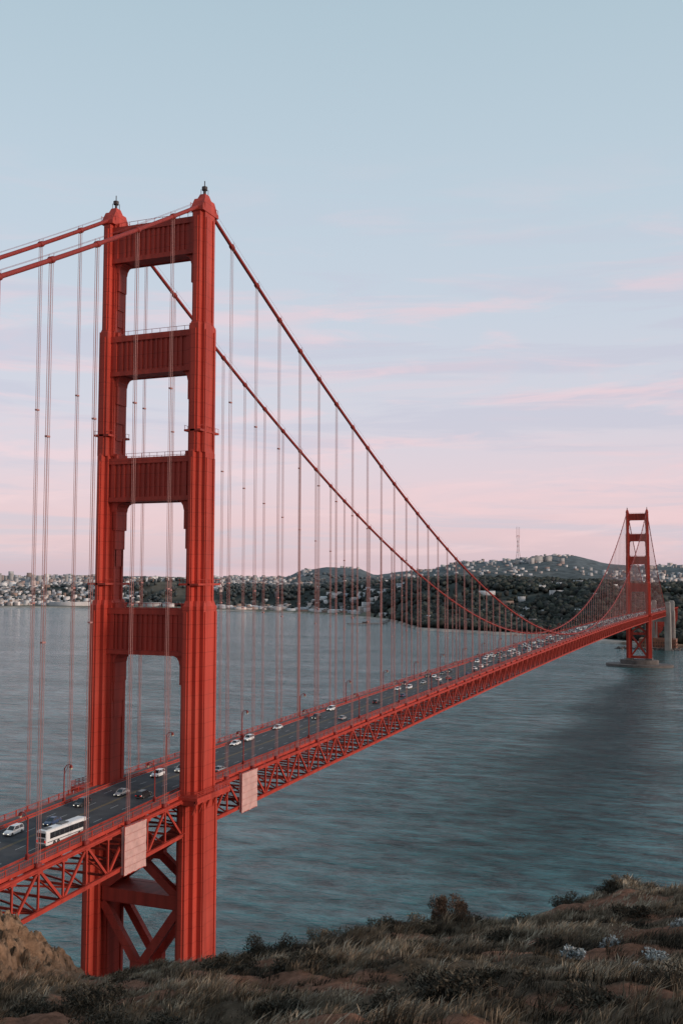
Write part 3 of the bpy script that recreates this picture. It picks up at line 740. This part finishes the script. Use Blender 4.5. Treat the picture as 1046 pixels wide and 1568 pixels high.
w=sstep(-.04,.10,dm);gc=np.array((.15,.105,.07))*(1-w)+np.array((.26,.125,.078))*w
rk=rockm(UU,VV)[...,None];gc=gc*(1-rk)+np.array((.34,.205,.125))*rk
fastmesh('hillside',np.stack([CX+UU*ct-VV*st,CY+UU*st+VV*ct,ZZ],-1).reshape(-1,3),F,[groundmat()],gc.reshape(-1,3),True)
# grass: one mass of blades
GM=attrmat('dry_grass_blades',.9,.2,4,.1)
def grass(nt_,per,u0,u1,v0,v1,name):
    tu=rng.uniform(u0,u1,nt_);tv=v0+(v1-v0)*rng.random(nt_)
    dd=dirt(tu,tv);k=((dd<.03+.14*rng.random(nt_))|(rng.random(nt_)<.08))&~((rockm(tu,tv)>.3)&(rng.random(nt_)<.96))&(np.abs(tu)<tv*.46+2)
    tu,tv,dd=tu[k],tv[k],dd[k];n=len(tu)
    th=rng.uniform(.07,.26,n)*(1+1.1*fbm(tu/2.5,tv/2.5,2,13))
    tc_=np.array([(.062,.050,.037),(.135,.100,.070),(.25,.185,.125),(.38,.29,.20),(.56,.46,.34)])
    cs=fbm(tu/2.6,tv/1.4,4,88);ci=np.clip(((cs+.44)*5.4+rng.normal(0,.9,n)),0,4.99).astype(int)
    tcol=tc_[ci]*rng.uniform(.75,1.2,(n,1))
    U=np.repeat(tu,per);V=np.repeat(tv,per);m=len(U);rad=np.repeat(rng.uniform(.08,.28,n),per)
    a=rng.uniform(0,2*np.pi,m);q=np.sqrt(rng.random(m))*rad;U=U+q*np.cos(a);V=V+q*np.sin(a)
    z=ground(U,V)-.02;h=np.repeat(th,per)*rng.uniform(.4,1.25,m)
    la=a+rng.normal(0,.8,m);lean=rng.uniform(.1,.7,m)*h
    lx=np.cos(la)*lean+.45*h;ly=np.sin(la)*lean
    wd=rng.uniform(.003,.0065,m)*(1+V/30);pa=rng.uniform(0,np.pi,m);px,py=np.cos(pa)*wd,np.sin(pa)*wd
    lv=[(0,0,1.),(.35,.62,.8),(1,.95,.15)]
    vs=np.empty((m,6,3))
    for i,(l,hz,ws) in enumerate(lv):
        for j,s in enumerate((-1,1)):
            uu=U+lx*l+s*px*ws;v2=V+ly*l+s*py*ws
            vs[:,i*2+j,0]=CX+uu*ct-v2*st;vs[:,i*2+j,1]=CY+uu*st+v2*ct;vs[:,i*2+j,2]=z+h*hz
    f=np.array([(0,1,3,2),(2,3,5,4)])[None]+6*np.arange(m)[:,None,None]
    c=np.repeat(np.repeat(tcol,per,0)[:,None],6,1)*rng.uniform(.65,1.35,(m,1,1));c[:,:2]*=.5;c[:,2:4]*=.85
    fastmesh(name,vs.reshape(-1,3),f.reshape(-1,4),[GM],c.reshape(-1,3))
grass(21000,26,-17,19,8,38,'dry_grass')
# bushes
BM=attrmat('bush_leaves',.9,.25,6,.1)
def bush(u,v,w,h,col,n=2600,leaf=.030):
    z0=float(ground(np.array([u]),np.array([v]))[0])-.05
    k=14;cu=rng.uniform(-.40,.40,k)*w;cv=rng.uniform(-.3,.3,k)*w;cz=rng.uniform(.12,.78,k)*h;cr=rng.uniform(.10,.24,k)*w
    cz=cz*(1-.9*(np.abs(cu)/w)**1.2)
    i=rng.integers(0,k,n);d=rng.normal(size=(n,3));d/=np.linalg.norm(d,axis=1)[:,None];q=rng.uniform(.3,1.25,n)**.7
    pu=u+cu[i]+d[:,0]*cr[i]*q;pv=v+cv[i]+d[:,1]*cr[i]*q;pz=np.maximum(z0+.02,z0+cz[i]+d[:,2]*np.minimum(cr[i],h*.3)*q)
    c0=np.stack([CX+pu*ct-pv*st,CY+pu*st+pv*ct,pz],-1)
    a=rng.normal(size=(n,3));a[:,2]+=.6;a/=np.linalg.norm(a,axis=1)[:,None];b2=np.cross(a,rng.normal(size=(n,3)));b2/=np.linalg.norm(b2,axis=1)[:,None]
    s=rng.uniform(.6,1.7,n)[:,None]*leaf
    vs=np.stack([c0-a*s,c0+b2*s*.35,c0+a*s,c0-b2*s*.35],1)
    f=np.arange(4*n).reshape(n,4)
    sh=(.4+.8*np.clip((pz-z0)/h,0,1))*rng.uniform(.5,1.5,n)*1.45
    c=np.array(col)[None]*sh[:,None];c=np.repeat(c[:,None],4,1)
    V=[vs.reshape(-1,3)];F=[f];C=[c.reshape(-1,3)];o=4*n
    m=110;bs=np.array(P(u,v,z0));tips=c0[rng.integers(0,n,m)]+rng.normal(0,.05,(m,3));tips[:,2]+=rng.uniform(0,.16*h,m)
    bb=np.repeat(bs[None],m,0)+rng.normal(0,.08*w,(m,3))*np.array([1,1,0])
    e=np.array([ct,st,0])*.010
    tv=np.stack([bb-e,bb+e,tips+e*.4,tips-e*.4],1);V.append(tv.reshape(-1,3));F.append(np.arange(4*m).reshape(m,4)+o);C.append(np.full((4*m,3),(.10,.075,.055)))
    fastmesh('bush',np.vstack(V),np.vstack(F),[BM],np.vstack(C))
def at(px,v): return pxr(px)*v*1.0
G=(.080,.064,.046);Gd=(.050,.042,.031);Gy=(.14,.105,.07);Gw=(.34,.35,.34);Gr=(.11,.068,.046)
for px,v,w,h,c,n in((688,34,1.3,1.3,Gr,5000),(672,34.3,.8,.85,Gd,1800),(714,34,1.0,.4,G,1600),(420,33.5,1.5,.9,Gd,3800),(455,33.8,1.4,.7,G,2600),(398,33,1.0,.6,Gd,2200),(498,33.6,1.3,.6,Gy,2400),(540,33.8,1.0,.35,Gy,1500),(588,33.7,1.1,.5,G,1800),(620,33.8,.9,.4,Gr,1500),
  (640,33,1.6,.45,Gy,2200),(870,34,1.3,.4,G,2000),(930,34,1.2,.3,Gd,2000),(945,34.3,.9,.3,Gy,1500),(990,33.7,1.5,.25,G,2000),(800,34,1.2,.3,G,1500),(870,21,.5,.42,Gw,1800),(925,22,.35,.3,Gw,800),(995,20,.5,.35,Gw,1100),(965,18,.4,.25,Gw,900),(1030,24,.5,.3,Gw,800),(810,17,.6,.35,G,900),(740,19,.9,.35,Gd,1800),
  (235,17,2.4,.7,Gd,7000),(150,19,1.6,.5,Gd,3600),(300,16.5,1.5,.45,Gd,3000),(470,22,1.2,.4,Gd,2000),(600,17,1.1,.35,G,1800),(360,24,1.3,.35,Gd,1800),(1010,16,1.2,.4,Gd,2400),(900,14.5,.9,.3,G,1600),(560,27,1.1,.3,G,1500),(780,26,1.2,.35,Gd,1700),(840,24,.8,.3,Gd,1300),(210,31,1.2,.3,Gy,1500),(700,15,1.4,.4,Gd,3000),(40,19,1.4,.4,Gd,2600),(520,30,.8,.3,Gd,1200),(650,24,.9,.3,Gd,1300),(960,28,1.0,.3,Gd,1500),(430,18,.9,.3,Gd,1500)):
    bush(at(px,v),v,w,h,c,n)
# ------------------------------------------------------------------ sky and sun
SE=math.radians(13);SAZ=math.radians(96)
w=bpy.data.worlds.new('World');sc.world=w;w.use_nodes=True;nt=w.node_tree;N=nt.nodes.new;L=nt.links.new
bg=nt.nodes['Background']
sk=N('ShaderNodeTexSky');sk.sky_type='NISHITA';sk.sun_disc=False;sk.sun_elevation=SE;sk.sun_rotation=SAZ;sk.air_density=1.0;sk.dust_density=1.5;sk.ozone_density=2
tc=N('ShaderNodeTexCoord');nm=N('ShaderNodeVectorMath');nm.operation='NORMALIZE';L(tc.outputs['Generated'],nm.inputs[0])
sx=N('ShaderNodeSeparateXYZ');L(nm.outputs[0],sx.inputs[0])
def s2l(c): return tuple(((v/255+.055)/1.055)**2.4 if v>10 else v/255/12.92 for v in c)
ramp=N('ShaderNodeValToRGB');cr=ramp.color_ramp
stops=[(0,(207,186,196)),(.02,(217,193,201)),(.055,(229,198,204)),(.10,(223,204,212)),(.16,(211,208,218)),(.25,(201,208,219)),(.36,(191,206,217)),(.50,(178,198,209)),(.75,(150,175,192)),(1,(132,158,178))]
cr.elements[0].position=0;cr.elements[0].color=(*s2l(stops[0][1]),1);cr.elements[1].position=1;cr.elements[1].color=(*s2l(stops[-1][1]),1)
for p_,c_ in stops[1:-1]: e=cr.elements.new(p_);e.color=(*s2l(c_),1)
L(sx.outputs['Z'],ramp.inputs[0])
# wispy pink clouds
def clouds(scz,scale,seed,lo,hi,rx,ry):
    mp=N('ShaderNodeMapping');mp.inputs['Scale'].default_value=(1.4,1.4,scz);mp.inputs['Rotation'].default_value=(math.radians(rx),math.radians(ry),0);mp.inputs['Location'].default_value=(seed,seed*.7,0);L(nm.outputs[0],mp.inputs[0])
    n1=N('ShaderNodeTexNoise');n1.inputs['Scale'].default_value=scale;n1.inputs['Detail'].default_value=8;n1.inputs['Roughness'].default_value=.58;n1.inputs['Distortion'].default_value=.6;L(mp.outputs[0],n1.inputs[0])
    m1=N('ShaderNodeMapRange');m1.interpolation_type='SMOOTHSTEP';m1.inputs[1].default_value=lo;m1.inputs[2].default_value=hi;L(n1.outputs['Fac'],m1.inputs[0]);return m1.outputs[0]
m2=N('ShaderNodeMapRange');m2.interpolation_type='SMOOTHSTEP';m2.inputs[1].default_value=.42;m2.inputs[2].default_value=.16;L(sx.outputs['Z'],m2.inputs[0])
def mulf(a,b_):
    n=N('ShaderNodeMath');n.operation='MULTIPLY';L(a,n.inputs[0])
    if hasattr(b_,'links'): L(b_,n.inputs[1])
    else: n.inputs[1].default_value=b_
    return n.outputs[0]
fA=mulf(mulf(clouds(11,2.6,0,.47,.68,5,-7),m2.outputs[0]),.75)
fB=mulf(mulf(clouds(16,2.2,3.7,.48,.62,4,-4),m2.outputs[0]),.6)
fC=mulf(mulf(clouds(9,3.4,8.3,.53,.68,9,-12),m2.outputs[0]),.6)
mc=N('ShaderNodeMixRGB');mc.inputs[2].default_value=(*s2l((238,204,208)),1);L(fA,mc.inputs[0]);L(ramp.outputs[0],mc.inputs[1])
mcb=N('ShaderNodeMixRGB');mcb.inputs[2].default_value=(*s2l((198,196,211)),1);L(fB,mcb.inputs[0]);L(mc.outputs[0],mcb.inputs[1])
mc2=N('ShaderNodeMixRGB');mc2.inputs[2].default_value=(*s2l((240,208,212)),1);L(fC,mc2.inputs[0]);L(mcb.outputs[0],mc2.inputs[1])
# sky dimmed to the north, behind the look-out, to lower ambient light
mrn=N('ShaderNodeMapRange');mrn.interpolation_type='SMOOTHSTEP';mrn.inputs[1].default_value=-.75;mrn.inputs[2].default_value=.35;mrn.inputs[3].default_value=.55;mrn.inputs[4].default_value=.96;L(sx.outputs['Y'],mrn.inputs[0])
sc1=N('ShaderNodeVectorMath');sc1.operation='SCALE';sc1.inputs['Scale'].default_value=.02;L(sk.outputs[0],sc1.inputs[0])
sc2=N('ShaderNodeVectorMath');sc2.operation='SCALE';L(mrn.outputs[0],sc2.inputs['Scale']);L(mc2.outputs[0],sc2.inputs[0])
ad=N('ShaderNodeVectorMath');ad.operation='ADD';L(sc1.outputs[0],ad.inputs[0]);L(sc2.outputs[0],ad.inputs[1])
L(ad.outputs[0],bg.inputs[0]);bg.inputs[1].default_value=1.0
sd=bpy.data.lights.new('sun','SUN');sd.energy=2.3;sd.angle=math.radians(8);sd.color=(1,.80,.68)
so=bpy.data.objects.new('sun',sd);sc.collection.objects.link(so)
dv=Vector((math.sin(SAZ)*math.cos(SE),math.cos(SAZ)*math.cos(SE),math.sin(SE)))
so.rotation_euler=dv.to_track_quat('Z','Y').to_euler()
# ------------------------------------------------------------------ camera
cam=bpy.data.cameras.new('camera');co=bpy.data.objects.new('camera',cam);sc.collection.objects.link(co);sc.camera=co
cam.sensor_fit='VERTICAL';cam.sensor_height=36;cam.lens=35;cam.clip_start=.5;cam.clip_end=60000
co.location=(CX,CY,CZ)
p=math.radians(3.72)
fwd=Vector((-st*math.cos(p),ct*math.cos(p),math.sin(p)))
q=fwd.to_track_quat('-Z','Y')@Quaternion((0,0,1),math.radians(.18))
co.rotation_euler=q.to_euler()
sc.view_settings.view_transform='Standard';sc.view_settings.look='None';sc.view_settings.exposure=0
